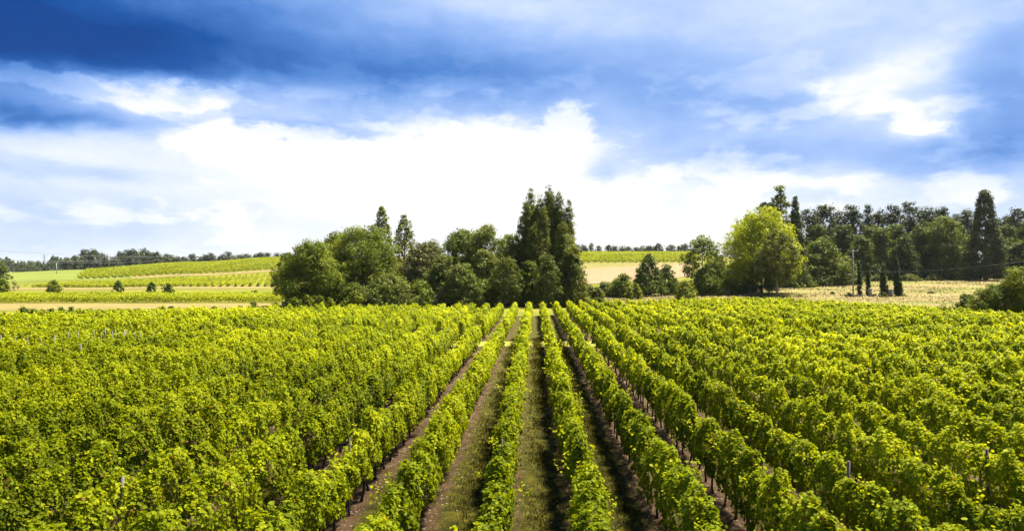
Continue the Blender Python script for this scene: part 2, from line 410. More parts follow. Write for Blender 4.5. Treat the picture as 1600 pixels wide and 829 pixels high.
M_PATCHG = ground_mat("short_grass", [(.3, (0.0880, 0.1120, 0.0096)), (.5, (0.1200, 0.1440, 0.0200)), (.7, (0.1520, 0.1760, 0.0320))], .05, (.5, 2, 1), 1)
M_CROSS = ground_mat("dry_mown_grass", [(.3, (.12, .125, .012)), (.5, (.18, .175, .025)), (.7, (.25, .225, .05))], .9, None, 6)
def plough_build(g, P, c):
    mp = g.n('ShaderNodeMapping'); mp.inputs['Rotation'].default_value = (0, 0, R(-14)); g.l(P, mp.inputs[0])
    wv = g.n('ShaderNodeTexWave'); wv.inputs['Scale'].default_value = .12; wv.inputs['Distortion'].default_value = .6; wv.inputs['Detail'].default_value = 2
    g.l(mp.outputs[0], wv.inputs['Vector'])
    return g.mix(g.math('MULTIPLY', wv.outputs['Fac'], .55), c, (0.1520, 0.0960, 0.0440))
M_PLOUGH = ground_mat("bare_field", [(.3, (0.1920, 0.1320, 0.0680)), (.5, (0.2320, 0.1640, 0.0880)), (.7, (0.2720, 0.2000, 0.1120))], .2, None, 2, .3, plough_build)
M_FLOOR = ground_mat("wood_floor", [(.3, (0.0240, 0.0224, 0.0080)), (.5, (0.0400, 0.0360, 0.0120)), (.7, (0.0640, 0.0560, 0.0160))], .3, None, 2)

# ------------------------------------------------------------------ ground
def axis(segs):
    out = [segs[0][0]]
    for a, b, s in segs:
        n = max(1, int(round((b - a) / s))); out += list(np.linspace(a, b, n + 1)[1:])
    return np.array(out)
def grid_obj(name, X, Y, Z, mat):
    ny, nx = X.shape
    V = np.stack([X, Y, Z], -1).reshape(-1, 3)
    i, j = np.meshgrid(np.arange(ny - 1), np.arange(nx - 1), indexing='ij')
    a = (i * nx + j).ravel(); I = np.stack([a, a + 1, a + nx + 1, a + nx], 1).ravel()
    return mesh_obj(name, V, I, np.full(len(a), 4), mat, smooth=True)
gx = axis([(-9000, -1500, 500), (-1500, -600, 60), (-600, -200, 10), (-200, 220, 5), (220, 600, 10), (600, 1500, 60), (1500, 9000, 500)])
gy = axis([(-300, 0, 50), (0, 100, 20), (100, 320, 5), (320, 620, 8), (620, 1400, 30), (1400, 9000, 400)])
GX, GY = np.meshgrid(gx, gy)
tag(grid_obj("ground", GX, GY, terrain(GX, GY), M_LAND), 'rolling grassy land under the fields', None, None, 'structure')
def strip(name, near, far, mat, off=.06, n=80, m=14, label=None):
    """sheet between two lines given as (px, D) polylines"""
    near = np.array(near, float); far = np.array(far, float)
    t = np.linspace(0, 1, n + 1)
    def samp(pl):
        q = np.linspace(0, 1, len(pl)); return np.interp(t, q, pl[:, 0]), np.interp(t, q, pl[:, 1])
    pn, dn = samp(near); pf, df = samp(far)
    s = np.linspace(0, 1, m + 1)[:, None]
    D = dn[None] * (1 - s) + df[None] * s; PX = pn[None] * (1 - s) + pf[None] * s
    X = FW[0] * D + RT[0] * (PX - 800) / FPX * D; Y = FW[1] * D + RT[1] * (PX - 800) / FPX * D
    o = grid_obj(name, X, Y, terrain(X, Y) + off, mat)
    tag(o, label, None, None, 'structure'); return o
def poly_px(pts): return [(px, hitD(px, py)) for px, py in pts]
# vineyard soil: rectangle in front, curved far edge
xs = np.linspace(-130, 150, 141)
def edge_y(x):
    y = np.arange(20, 200, .5); px, d = to_px(x, y); out = d > edgeD(px)
    return float(y[np.argmax(out)]) if out.any() else 150.0
ey = np.array([edge_y(x) + .6 for x in xs])
s = np.linspace(0, 1, 25)[:, None]
SY = -20 * (1 - s) + np.maximum(ey, 10)[None] * s; SX = np.repeat(xs[None], 25, 0)
tag(grid_obj("vineyard_soil", SX, SY, terrain(SX, SY) + .012, M_SOIL), 'stony brown soil with grassy alleys between vine rows', None, None, 'structure')
# path crossing the vineyard
def cross_y(x): return 61.0 + .05 * x
cx = np.linspace(-75, 75, 61); s = np.linspace(0, 1, 4)[:, None]
CY = (cross_y(cx) - 2.0)[None] * (1 - s) + (cross_y(cx) + 2.4)[None] * s; CX = np.repeat(cx[None], 4, 0)
tag(grid_obj("crossing_path", CX, CY, terrain(CX, CY) + .03, M_CROSS), 'pale mown strip crossing the vine rows', None, None, 'structure')
strip("headland_path", [(330, 91), (640, 97), (836, 101), (930, 109)], [(330, 98), (640, 103.5), (836, 108), (930, 117)], M_LAND, .045, label='dry grass headland at the end of the rows')
strip("dry_strip", [(-250, 110), (450, 126)], [(-250, 142), (450, 144)], M_TAN, .05, label='tan strip of dry grass beyond the left vines')
strip("field_track", poly_px([(-200, 454.5), (60, 453), (250, 451), (445, 451)]), poly_px([(-200, 451), (60, 449.5), (250, 448), (445, 448)]), M_TAN, .10, label='straw coloured track below the hillside vines')
strip("hill_track", poly_px([(205, 436), (300, 431), (380, 427.5), (460, 424)]), poly_px([(205, 433), (300, 428), (380, 424.3), (460, 420.5)]), M_TAN, .12, label='pale track climbing between hillside vineyards')
strip("hill_grass", poly_px([(-150, 445), (60, 440), (205, 434)]), [(-150, 540), (60, 540), (205, 500)], M_PATCHG, .12, label='smooth green field on the far left slope')
strip("meadow", [(925, 113), (1080, 120), (1200, 125), (1330, 108), (1430, 97), (1500, 89), (1600, 80), (1800, 76)],
      [(950, 178), (1080, 186), (1200, 205), (1330, 245), (1430, 262), (1500, 266), (1600, 268), (1800, 268)], M_MEADOW, .05, 120, 30, label='dry straw coloured meadow beyond the vines')
strip("bare_field", poly_px([(895, 446), (960, 441), (1080, 432)]), poly_px([(895, 422), (960, 419), (1080, 412)]), M_PLOUGH, .12, label='bare pinkish ploughed field on the slope')
strip("fallow_strip", poly_px([(895, 422), (960, 419), (1080, 412)]), poly_px([(895, 411), (960, 411), (1080, 410)]), M_MEADOW, .10, label='straw coloured strip above the ploughed field')
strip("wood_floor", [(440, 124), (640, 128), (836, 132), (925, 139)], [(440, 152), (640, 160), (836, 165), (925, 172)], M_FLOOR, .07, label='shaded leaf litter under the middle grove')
strip("farm_track", [(1255, 139), (1330, 133), (1410, 122), (1490, 108), (1640, 90)], [(1255, 146), (1330, 140), (1410, 125), (1490, 110), (1640, 92)], M_TAN, .09, label='pale dirt track along the vineyard edge')

# ------------------------------------------------------------------ vine rows
def sn(t, seed):     # smooth 1-D noise in -1..1
    r = np.random.default_rng(seed); tab = r.uniform(-1, 1, 4096)
    i = np.floor(t).astype(int); f = t - i; f = f * f * (3 - 2 * f)
    return tab[i % 4096] * (1 - f) + tab[(i + 1) % 4096] * f
def row_foliage(x0, ya, yb, seed, low, cover, wide=0.0):
    L = yb - ya
    parts = []
    ymid = np.arange(ya, yb, 6.0)
    for y0 in ymid:
        y1 = min(y0 + 6.0, yb); D = max(10.0, (y0 + y1) / 2)
        dist = math.hypot(D, x0)
        sz = .090 * max(1.0, (dist / 27)) ** .62
        sz = min(sz, .22)
        N = int((y1 - y0) * cover * 3.9 / (.62 * sz * sz))
        y = rng.uniform(y0, y1, N)
        vig = sn(y * .95 + seed, seed) * .5 + sn(y * .35, seed + 3) * .5          # vine by vine vigour
        gap = np.clip((sn(y * .9, seed + 5) - .72) * 5, 0, 1)                      # weak vines
        H = 1.80 + .22 * vig + .24 * sn(y * 1.7, seed + 1) + .13 * sn(y * 4.6, seed + 13) - .6 * gap
        W = .255 + .08 * vig + .09 * sn(y * 2.1, seed + 2) - .1 * gap
        u = np.abs(((y + .25 * sn(y * .7, seed + 14)) / 1.15) % 1 - .5) * 2      # 1 where two vines meet
        notch = u ** 3 * (.25 + .75 * np.abs(sn(np.floor(y / 1.15 + .5) * 3.7, seed + 15)))
        H = H + .10 - .55 * notch; W = (W + .02 + wide) * (1 - .42 * notch)
        lowz = low + .16 * sn(y * 1.6, seed + 4) - .08 * vig
        th = rng.uniform(-.22, 1.22, N) * math.pi                                 # 0 = right, pi/2 = top
        rad = 1 - np.abs(rng.normal(0, .17, N)) + rng.normal(0, .05, N)
        lump = 1 + .42 * sn(y * 2.6 + th * 2.0, seed + 8) + .24 * sn(y * 6.3 - th * 4.1, seed + 9)
        c_, s_ = np.cos(th), np.sin(th)
        sx = np.sign(c_) * np.abs(c_) ** .75; sz_ = np.where(s_ > 0, np.abs(s_) ** .75, -np.abs(s_) ** .8 * 1.3)
        zc = (H + lowz) / 2 + .1; hh = (H - lowz) / 2 - .05
        x = x0 + W * sx * rad * lump * (1 - .28 * np.maximum(s_, 0)) * 1.08 + .05 * sn(y * .5, seed + 6)
        z = zc + hh * np.clip(sz_, -1.05, 1) * (1 - (1 - rad) * .8) * (1 + (lump - 1) * .35 * np.maximum(s_, 0))
        nrm = np.stack([c_ * 1.0, np.zeros(N), s_ * .75 + .5], 1) + rng.normal(0, .48, (N, 3))
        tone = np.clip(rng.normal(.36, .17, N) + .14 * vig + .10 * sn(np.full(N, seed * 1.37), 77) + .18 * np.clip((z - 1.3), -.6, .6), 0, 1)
        tone[rng.random(N) < .004 + .03 * np.clip(sn(y * .3, seed + 11), 0, 1)] = 2.0
        c = np.stack([x, y, z + terrain(x, y)], 1)
        s_l = sz * rng.uniform(.5, 1.3, N)
        parts.append(leaf_arrays(c, nrm, s_l, 'lobed' if dist < 34 else 'kite', tone, 1.25))
        # shoots standing out of the canopy
        ns = int((y1 - y0) * (3.6 if dist < 60 else 1.6))
        if ns:
            sy = rng.uniform(y0, y1, ns); side = rng.normal(0, .22, ns)
            top = 1.72 + .20 * (sn(sy * .95 + seed, seed) * .5 + sn(sy * .35, seed + 3) * .5)
            dirv = np.stack([side * 1.3 + rng.normal(0, .15, ns), rng.normal(0, .3, ns), np.abs(rng.normal(.75, .3, ns))], 1)
            Lh = rng.uniform(.12, .42, ns); k = 7 if dist < 40 else 4
            tt = np.tile(np.linspace(.15, 1, k), ns); rep = np.repeat(np.arange(ns), k)
            p = np.stack([x0 + side[rep], sy[rep], top[rep] - .08], 1) + dirv[rep] * (Lh[rep] * tt)[:, None] + rng.normal(0, .035, (ns * k, 3))
            p[:, 2] += terrain(p[:, 0], p[:, 1])
            nn = rng.normal(0, .6, (ns * k, 3)) + np.array([0, 0, .7])
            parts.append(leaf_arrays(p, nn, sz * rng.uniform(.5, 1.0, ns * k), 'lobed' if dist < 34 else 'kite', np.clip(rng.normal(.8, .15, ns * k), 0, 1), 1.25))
    return parts
ONES = ['', 'first', 'second', 'third', 'fourth', 'fifth', 'sixth', 'seventh', 'eighth', 'ninth', 'tenth', 'eleventh', 'twelfth', 'thirteenth',
        'fourteenth', 'fifteenth', 'sixteenth', 'seventeenth', 'eighteenth', 'nineteenth']
TENS = ['', '', 'twent', 'thirt', 'fort', 'fift', 'sixt', 'sevent', 'eight', 'ninet']
def ordinal(n):
    if n < 20: return ONES[n]
    return TENS[n // 10] + 'ieth' if n % 10 == 0 else TENS[n // 10] + 'y-' + ONES[n % 10]
trunk_mesh = {}
def trunk_proto(k):
    """gnarled vine stem, shared meshes"""
    if k not in trunk_mesh:
        r = np.random.default_rng(100 + k); z = np.array([-.03, .12, .28, .45, .62, .8])
        p = np.stack([np.cumsum(r.normal(0, .018, 6)), np.cumsum(r.normal(0, .02, 6)), z], 1)
        tubes = [(p, [.048, .036, .031, .033, .030, .018])]
        for sg in (-1, 1):
            q = np.stack([np.linspace(p[4, 0], p[4, 0] + r.normal(0, .03), 4), p[4, 1] + sg * np.array([0, .12, .27, .42]), p[4, 2] + np.array([0, .07, .09, .10])], 1)
            tubes.append((q, [.022, .018, .014, .010]))
        o = tubes_obj('trunk', tubes, M_VBARK); trunk_mesh[k] = o.data; bpy.data.objects.remove(o)
    return trunk_mesh[k]
n_rows = 0
for i in range(-46, 56):
    x0 = -.86 + 2.0 * i
    side = 'left' if i <= 0 else 'right'; num = (1 - i) if i <= 0 else i
    yc = cross_y(x0); ye = edge_y(x0)
    vis = abs(x0) / (.80 if x0 < 0 else .735) - 5.0           # where the row enters the view
    blocks = [('near', max(8.5, vis), yc - 2.2 + rng.normal(0, .15)), ('far', max(yc + 2.7, vis), ye - .4 + rng.normal(0, .25))]
    for blk, a, b in blocks:
        if b - a < 2.0: continue
        if blk == 'near' and abs(i) < 40: pass
        org = (x0, a, float(terrain(x0, a)))
        root = empty('vine_row', org)
        where = 'before the crossing path' if blk == 'near' else 'beyond the crossing path'
        nm = ordinal(num)
        extra = {('near', 0): 'vine row bordering the central grass alley on its left, before the crossing path',
                 ('near', 1): 'vine row with a grey stake, right beside the central grass alley, before the crossing path'}.get((blk, i))
        tag(root, extra or f'green vine row {where}, {nm} row {side} of the central alley', 'vine row',
            'vine rows in front of the crossing path' if blk == 'near' else 'vine rows beyond the crossing path')
        low = .36 if abs(i - .5) < 9 else .2
        if blk == 'far': low = .3
        parts = row_foliage(x0, a, b, 31 * (i + 60) + (0 if blk == 'near' else 977), low, 1.6 if blk == 'near' else 1.45, 0 if -1 <= i <= 2 else .0)
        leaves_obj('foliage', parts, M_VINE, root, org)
        if blk == 'near' and -5 <= i <= 7:
            y = math.ceil(a) + .3
            while y < b - .2:
                if random.random() > .04:
                    t = bpy.data.objects.new('trunk', trunk_proto(random.randrange(6))); COL.objects.link(t); t.parent = root
                    t.location = (random.gauss(0, .03), y - org[1] + random.gauss(0, .05), 0)
                    t.rotation_euler = (0, 0, random.choice((0, math.pi)) + random.gauss(0, .15)); sc = random.uniform(.85, 1.15); t.scale = (sc, sc, 1)
                y += 1.05
        n_rows += 1
print('rows', n_rows)

# stakes
def stake(px, py_top, r, mat, label, group, lean=0.0, h=2.0, D=None):
    if D is None: D = (EYE - h) / ((py_top - HOR) / FPX)
    p = place(px, D)
    if group.startswith('weathered'): p[0] = -.86 + 2 * round((p[0] + .86) / 2); h += .0
    z = np.linspace(-.1, h, 4)
    pts = np.stack([lean * z, np.zeros(4), z], 1)
    o = tubes_obj('stake', [(pts, [r * 1.05, r, r, r * .92])], mat, None, None, 8); o.location = (p[0], p[1], float(terrain(p[0], p[1])))
    tag(o, label, 'stake', group); return o
stake(895, 690, .045, M_STAKE, 'grey wooden stake in the row right of the central alley', 'weathered stakes in the near rows')
stake(172, 742, .04, M_WSTAKE, 'pale stake poking from the dense vines at lower left', 'weathered stakes in the near rows', .05)
stake(593, 683, .03, M_STAKE, 'thin grey stake in the vines lower left of centre', 'weathered stakes in the near rows')
stake(783, 685, .03, M_STAKE, 'thin grey stake in the row left of the central alley', 'weathered stakes in the near rows')
stake(1265, 718, .04, M_STAKE, 'brown stake in the dark vines at lower right', 'weathered stakes in the near rows', .03)
stake(1418, 606, .05, M_STAKE, 'brown stake among yellowing vines at right', 'weathered stakes in the near rows')
stake(1386, 575, .05, M_STAKE, 'brown stake behind the yellowing vines at right', 'weathered stakes in the near rows')
stake(1540, 700, .04, M_STAKE, 'brown stake in the dark vines near the right edge', 'weathered stakes in the near rows', -.03)
WS = [(2, 527, 0), (12, 531, .12), (22, 529, .06), (44, 527, 0), (35, 534, .1), (65, 530, 0), (86, 527, 0), (107, 522, 0), (123, 522, 0),
      (147, 518, 0), (159, 522, 0), (165, 516, 0), (176, 521, 0), (181, 518, 0), (194, 520, .02), (197, 518, 0), (210, 521, .03), (219, 523, 0), (240, 521, 0), (127, 541, 0)]
for k, (px, py, ln) in enumerate(sorted(WS)):
    stake(px, py - 4, .025 if k % 3 else .036, M_WSTAKE, f'whitish stake standing above the left vines, {ordinal(k + 1)} from the left of the white stakes', 'white stakes in the left vines', ln, 2.25)

# ------------------------------------------------------------------ trees
def prof_of(kind, v):
    if kind == 'round':  return np.sin(np.pi * np.clip(v * .86 + .14, 0, 1)) ** .55
    if kind == 'skirt': return np.cos(np.clip(v, 0, 1) * math.pi / 2) ** .45
    if kind == 'column': return np.clip(np.minimum(v * 8 + .4, 1) * (1 - v ** 2.2) ** .8 + .04, 0, 1)
    if kind == 'plume': return np.clip(np.minimum(v * 4 + .5, 1) * (1 - v ** 6) ** .7 + .03, 0, 1)
    if kind == 'spire': return np.clip((1 - v) ** .5 * np.minimum(v * 3 + .75, 1) + .02, 0, 1)
    if kind == 'lens': return np.clip(np.sin(np.pi * (v * .84 + .16)) ** .75 + .02, 0, 1)
    if kind == 'cone': return np.clip((1 - v) ** .8 * 1.0 + .03, 0, 1)
    return np.sin(np.pi * np.clip(v * .75 + .25, 0, 1)) ** .4
def crown_points(kind, W, H, z0, N, cs, r):
    """clump centres in tree space; W width, H total height, z0 crown base"""
    if kind == 'poplar':
        K = 4 if W < 4.5 else int(np.clip(W / .9, 5, 9)); out = []
        for k in range(K):
            a = r.uniform(0, 6.28); q = 0 if k == 0 else r.uniform(.3, .6) * W / 2
            Hk = H * (1 if k == 0 else r.uniform(.80, .97)); zk = z0
            c = crown_points('plume', W * .62 + cs, Hk, zk, int(N / K), cs, r)
            out.append(c + np.array([math.cos(a) * q, math.sin(a) * q, 0]))
        return np.concatenate(out)
    v = r.random(N * 3); a = r.uniform(0, 2 * math.pi, N * 3); prof = prof_of(kind, v)
    keep = r.random(len(v)) < prof * .85 + .15
    v, a, prof = v[keep][:N], a[keep][:N], prof[keep][:N]
    lob = 1 + .16 * np.sin(a * 2 + v * 5 + r.uniform(0, 6)) + .12 * np.sin(a * 3 - v * 8 + r.uniform(0, 6)) + .08 * np.sin(a * 5 + v * 13 + r.uniform(0, 6))
    rr = np.clip(1 - np.abs(r.normal(0, .22, len(v))), .1, 1.05) * lob * prof * (W / 2 - cs * .5)
    c = np.stack([np.cos(a) * rr, np.sin(a) * rr, z0 + v * (H - z0 - cs * .4)], 1)
    if kind in ('round', 'skirt', 'umbrella'):
        # most of the foliage sits on boughs of unequal size and reach
        K = int(r.integers(16, 24)); nb = int(len(c) * .78)
        bv = np.clip((np.arange(K) + r.random(K)) / K, 0.03, 1); ba = np.arange(K) * 2.4 + r.uniform(-.5, .5, K)
        br = W / 2 * r.uniform(.26, .46, K)
        bz = z0 + bv * (H - z0) - br * .55; bz = np.maximum(bz, z0 + br * .25)
        bR = np.clip(prof_of(kind, np.clip(bv, 0, .93)) * W / 2 * r.uniform(.8, 1.08, K) - br * .75, 0, None)
        bc = np.stack([np.cos(ba) * bR, np.sin(ba) * bR, bz], 1)
        w = br ** 2; pick = r.choice(K, nb, p=w / w.sum())
        d = unit(r.normal(size=(nb, 3)) + np.array([0, 0, .45]))
        p = bc[pick] + d * (br[pick] * np.clip(r.normal(.85, .16, nb), .2, 1.15))[:, None] * np.array([1.05, 1.05, .72])
        p[:, 2] = np.clip(p[:, 2], z0 * .8 + .1, H)
        c = np.concatenate([c[nb:] * np.array([.88, .88, .93]), p])
    return c
def crown_leaves(c, cs, per, ls, r, flat=.75, up=.5, tone0=.5):
    n = len(c); csr = cs * r.uniform(.6, 1.35, n)
    rep = np.repeat(np.arange(n), per)
    d = unit(r.normal(size=(n * per, 3)) + np.array([0, 0, .35]))
    rad = np.clip(r.normal(.8, .2, n * per), .1, 1.2)
    off = d * rad[:, None] * csr[rep][:, None]; off[:, 2] *= flat
    ct = np.clip(r.normal(tone0, .16, n), 0, 1)
    tone = np.clip(ct[rep] + r.normal(0, .12, n * per), 0, 1)
    nn = d + np.array([0, 0, up]) + r.normal(0, .35, (n * per, 3))
    return leaf_arrays(c[rep] + off, nn, ls * r.uniform(.6, 1.3, n * per), 'kite', tone, 1.2)
def limbs(W, H, z0, r, rad, n=7, lean=0, top=.8):
    zt = z0 + (H - z0) * top
    z = np.linspace(-.3, zt, 7); t = np.linspace(0, 1, 7)
    p = np.stack([lean * t + r.normal(0, .012 * H, 7) * t, r.normal(0, .012 * H, 7) * t, z], 1)
    tubes = [(p, rad * (1 - .8 * t) * np.where(t < .05, 1.35, 1))]
    for k in range(n):
        a = r.uniform(0, 2 * math.pi); j = r.integers(2, 6); s0 = p[j]
        L = W * .40 * r.uniform(.6, 1.0)
        e = s0 + np.array([math.cos(a) * L, math.sin(a) * L, (H - s0[2]) * r.uniform(.25, .6)])
        mid = (s0 + e) / 2 + np.array([0, 0, -.08 * L]) + r.normal(0, .05 * L, 3)
        q = np.array([s0, (s0 + mid) / 2 + r.normal(0, .02 * L, 3), mid, (mid + e) / 2 + r.normal(0, .03 * L, 3), e])
        rb = rad * (1 - .8 * t[j]) * .6
        tubes.append((q, rb * np.array([1, .8, .6, .4, .2])))
    return tubes
def tree(name, px, D, ptop, wpx, kind, mat, label, cat='tree', group=None, bare=0.08, bark=None, cover=2.6, ls=2.2, cs=None, seed=None,
         flat=.75, trunk_r=None, pbase=None, stems=1, nl=7, tone=.5, up=.5):
    p = place(px, D); zt = zat(ptop, D)
    H = zt - p[2]; W = wpx * D / FPX
    seed = int(px * 7 + ptop * 13 + D) if seed is None else seed
    r = np.random.default_rng(seed)
    root = empty(name, p)
    leaf = max(.12, ls * D / FPX)
    cs = cs or max(leaf * 1.6, min(W, H) * (.075 if kind != 'poplar' else .11))
    z0 = H * bare
    area = 2.6 * (W / 2) * (H - z0) * 1.3 + W * W * .6
    nleaf = int(min(60000, cover * 1.3 * area / (.6 * leaf * leaf))) + 40
    per = int(np.clip(14 * (cs / leaf) ** 1.3 / 2.2, 8, 90)); nc = max(8, nleaf // per)
    parts = []; tubes = []
    if stems == 1:
        if kind == 'poplar': nc = int(nc * 1.5)
        c = crown_points(kind, W, H, z0, nc, cs, r)
        parts.append(crown_leaves(c, cs, per, leaf, r, flat, up, tone))
        tubes = limbs(W, H, z0, r, trunk_r or max(.08, H * .018), nl)
    else:
        for k in range(stems):
            ox = (k / (stems - 1) - .5) * W * .68; oy = r.normal(0, W * .12); Hk = H * r.uniform(.82, 1.0) if k != stems // 2 else H
            c = crown_points(kind, W / stems * 1.7, Hk, z0, nc // stems, cs, r); c[:, 0] += ox * np.clip(.6 + c[:, 2] / H * .4, 0, 1); c[:, 1] += oy
            parts.append(crown_leaves(c, cs, per, leaf, r, flat, up, tone))
            tb = limbs(W / stems, Hk, z0, r, H * .012, 3); tubes += [(q + np.array([ox * .8, oy, 0]), rd) for q, rd in tb]
    leaves_obj('crown', parts, mat, root)
    if tubes: tubes_obj('trunk', tubes, bark or M_BARK, root, None, 7 if D < 300 else 4)
    tag(root, label, cat, group)
    return root
def bush(px, D, ptop, wpx, mat, label, name='bush', group=None, pbase=None, kind='skirt', **k):
    k.setdefault('cover', 3.0); k.setdefault('cs', max(.25, wpx * D / FPX * .11))
    r_ = tree(name, px, D, ptop, wpx, kind, mat, label, 'bush' if name == 'bush' else 'shrub', group, bare=0.0, nl=4, **k)
    for c in r_.children:
        if c.name.startswith('crown'): c.name = 'foliage'
        if c.name.startswith('trunk'): c.name = 'stem'
    return r_
G1 = 'trees of the grove at the end of the rows'
tree('oak_tree', 488, 128, 377, 118, 'round', M_OAK, 'dark spreading oak at the left end of the middle grove', group=G1, bare=.06, cover=3)
tree('oak_tree', 447, 133, 396, 46, 'round', M_OAK, 'small dark tree leaning out at the far left of the grove', group=G1, bare=.25, cover=2)
tree('broad_tree', 567, 136, 353, 132, 'round', M_OAK, 'largest broad green tree in the left half of the grove', group=G1, bare=.05, cover=3, tone=.6)
tree('broad_tree', 525, 141, 366, 80, 'round', M_OAK, 'green tree wedged between the dark oak and the largest broad tree', group=G1, bare=.05)
tree('poplar_tree', 596, 158, 322, 36, 'lens', M_POP, 'taller of the two slim poplars rising behind the left grove', group='slim poplars behind the grove', bare=.1, cover=2.2)
tree('poplar_tree', 632, 152, 333, 40, 'lens', M_POP, 'shorter of the two slim poplars rising behind the left grove', group='slim poplars behind the grove', bare=.1, cover=1.8)
tree('willow_tree', 607, 125, 428, 112, 'skirt', M_GREY, 'low grey-green willow in front below the slim poplars', group=G1, bare=.02, cover=3)
tree('dry_tree', 658, 137, 377, 70, 'round', M_DRY, 'thin brownish tree with bare branches in mid grove', group=G1, bare=.1, cover=1.5, bark=M_PALE, nl=16)
tree('broad_tree', 670, 143, 378, 96, 'round', M_DRY, 'olive brown tree behind the brownish bare-branched tree', group=G1, bare=.02)
tree('willow_tree', 690, 131, 398, 60, 'round', M_GREY, 'grey-green rounded willow right of the brownish tree', group=G1, bare=.03)
tree('broad_tree', 722, 137, 358, 90, 'round', M_LIME, 'fresh green round tree left of the middle grove gap', group=G1, bare=.05, cover=3, tone=.45)
tree('willow_tree', 757, 134, 353, 88, 'round', M_GREY, 'tall grey-green domed tree in the right half of the grove', group=G1, bare=.04, cover=3)
tree('willow_tree', 720, 126, 412, 76, 'skirt', M_GREY, 'low grey-green willow at the foot of the domed tree', group=G1, bare=.02)
tree('oak_tree', 798, 141, 366, 84, 'round', M_OAK, 'dark tree just left of the tall poplar clump', group=G1, bare=.04)
tree('acacia_tree', 790, 127, 402, 60, 'round', M_OLIVE, 'light layered young tree left of the poplar clump foot', group=G1, bare=.12, cover=1.8, tone=.3)
G2 = 'tall poplar clump'
for px, D, pt, w, lb in [(822, 138, 312, 28, 'leftmost poplar of the dense clump, on its outer shoulder'), (830, 140, 294, 27, 'tall poplar near the left side of the dense clump'),
        (842, 138, 300, 27, 'third poplar from the left in the dense clump'), (857, 137, 286, 28, 'tallest poplar in the middle of the dense clump'),
        (850, 134, 322, 26, 'lower poplar in front, just left of the tallest one'), (866, 139, 316, 24, 'lower poplar just right of the tallest one'),
        (875, 138, 295, 25, 'narrow tall poplar right of the middle of the clump'), (889, 139, 312, 27, 'rightmost poplar of the dense clump'),
        (881, 134, 345, 26, 'lowest poplar in front at the right of the clump'), (836, 133, 345, 28, 'lowest poplar in front at the left of the clump')]:
    tree('poplar_tree', px, D, pt, w, 'poplar', M_POP, lb, group=G2, bare=.02, cover=3.0, ls=1.8, tone=.58, cs=.6)
tree('willow_tree', 893, 130, 388, 62, 'skirt', M_POP, 'skirt of dense green tree at the right foot of the poplars', group=G1, bare=.02, cover=3)
tree('acacia_tree', 855, 126, 398, 52, 'round', M_OLIVE, 'light layered young tree in front of the tall poplars', group=G1, bare=.15, cover=1.7, tone=.3)
tree('oak_tree', 828, 130, 408, 50, 'skirt', M_OAK, 'dark undergrowth tree at the left foot of the poplars', group=G1, bare=.02)
for k, (px, pt, w, m, d) in enumerate([(476, 452, 34, M_OAK, 124), (655, 440, 60, M_OAK, 127), (750, 438, 60, M_OAK, 128), (555, 444, 60, M_OAK, 127), (870, 440, 60, M_OAK, 130), (700, 446, 50, M_DRY, 126)]):
    bush(px, d, pt, w, m, ['dark shrub under the left oak', 'dark shrub under the brownish tree', 'dark shrub under the domed tree',
         'dark shrub between the oak and the low willow', 'dark shrub under the right poplars', 'brownish shrub at mid grove foot'][k], 'undergrowth_shrub', 'shrubs under the grove')
for k, (px, pt, w) in enumerate([(462, 464, 22), (481, 462, 26), (500, 462, 20), (516, 466, 18), (556, 455, 24), (545, 468, 16)]):
    bush(px, 119, pt, w, M_BUSH, f'bright green bush at the foot of the left grove, {ordinal(k + 1)} from its left' if k < 4 else
         ('yellowish bush at the foot of the low willow' if k == 4 else 'tiny bright bush in front of the low willow'), group='bright bushes at the grove foot')
# right of the grove
for k, (px, pt, w, m, d) in enumerate([(922, 446, 34, M_WOOD2, 152), (945, 441, 40, M_WOOD2, 168), (962, 437, 40, M_WOOD2, 176), (905, 447, 34, M_OAK, 143), (1000, 434, 44, M_WOOD2, 178), (1052, 436, 40, M_WOOD2, 182)]):
    bush(px, d, pt, w, m, f'dark hedge bush between grove and walnut tree, {ordinal([1, 2, 3, 0, 4, 5][k] + 1)} from the left', 'hedge_bush', 'dark hedge right of the grove')
bush(933, 146, 449, 28, M_OLIVE, 'round yellow-green bush at the right foot of the grove', tone=.7)
tree('young_tree', 1014, 172, 396, 62, 'cone', M_LIME, 'pointed airy green tree standing alone before the tan slope', bare=.08, cover=1.8, tone=.35)
tree('young_tree', 974, 166, 428, 40, 'round', M_OAK, 'small dark round tree left of the pointed airy tree', bare=.03)
tree('young_tree', 1040, 176, 414, 34, 'round', M_LIME, 'small green tree just right of the pointed airy tree', bare=.08, tone=.3)
bush(1071, 142, 438, 34, M_BUSH, 'bright yellow-green bush alone at the vineyard edge', tone=.75, cs=.7, cover=1.9)
bush(995, 160, 444, 20, M_BUSH, 'small bright bush in the dry grass below the pointed tree', tone=.6)
bush(983, 158, 449, 14, M_BUSH, 'tiny bright bush beside the small bright one', tone=.5)
GW = 'trees at the left end of the right wood'
tree('walnut_tree', 1098, 176, 367, 64, 'round', M_OAK, 'gnarled green tree with a gap through its crown at the wood edge', bare=.30, cover=1.7, bark=M_PALE, tone=.6)
bush(1105, 172, 420, 60, M_OAK, 'dark thicket under the gnarled green tree', 'thicket_bush', 'dark thickets at the wood edge')
bush(1152, 184, 412, 70, M_OAK, 'dark thicket left of the yellow tree trunk', 'thicket_bush', 'dark thickets at the wood edge')
bush(1120, 190, 400, 60, M_OAK, 'dark thicket behind the gnarled green tree', 'thicket_bush', 'dark thickets at the wood edge')
bush(1235, 205, 398, 60, M_OAK, 'dark thicket right of the olive green tree', 'thicket_bush', 'dark thickets at the wood edge')
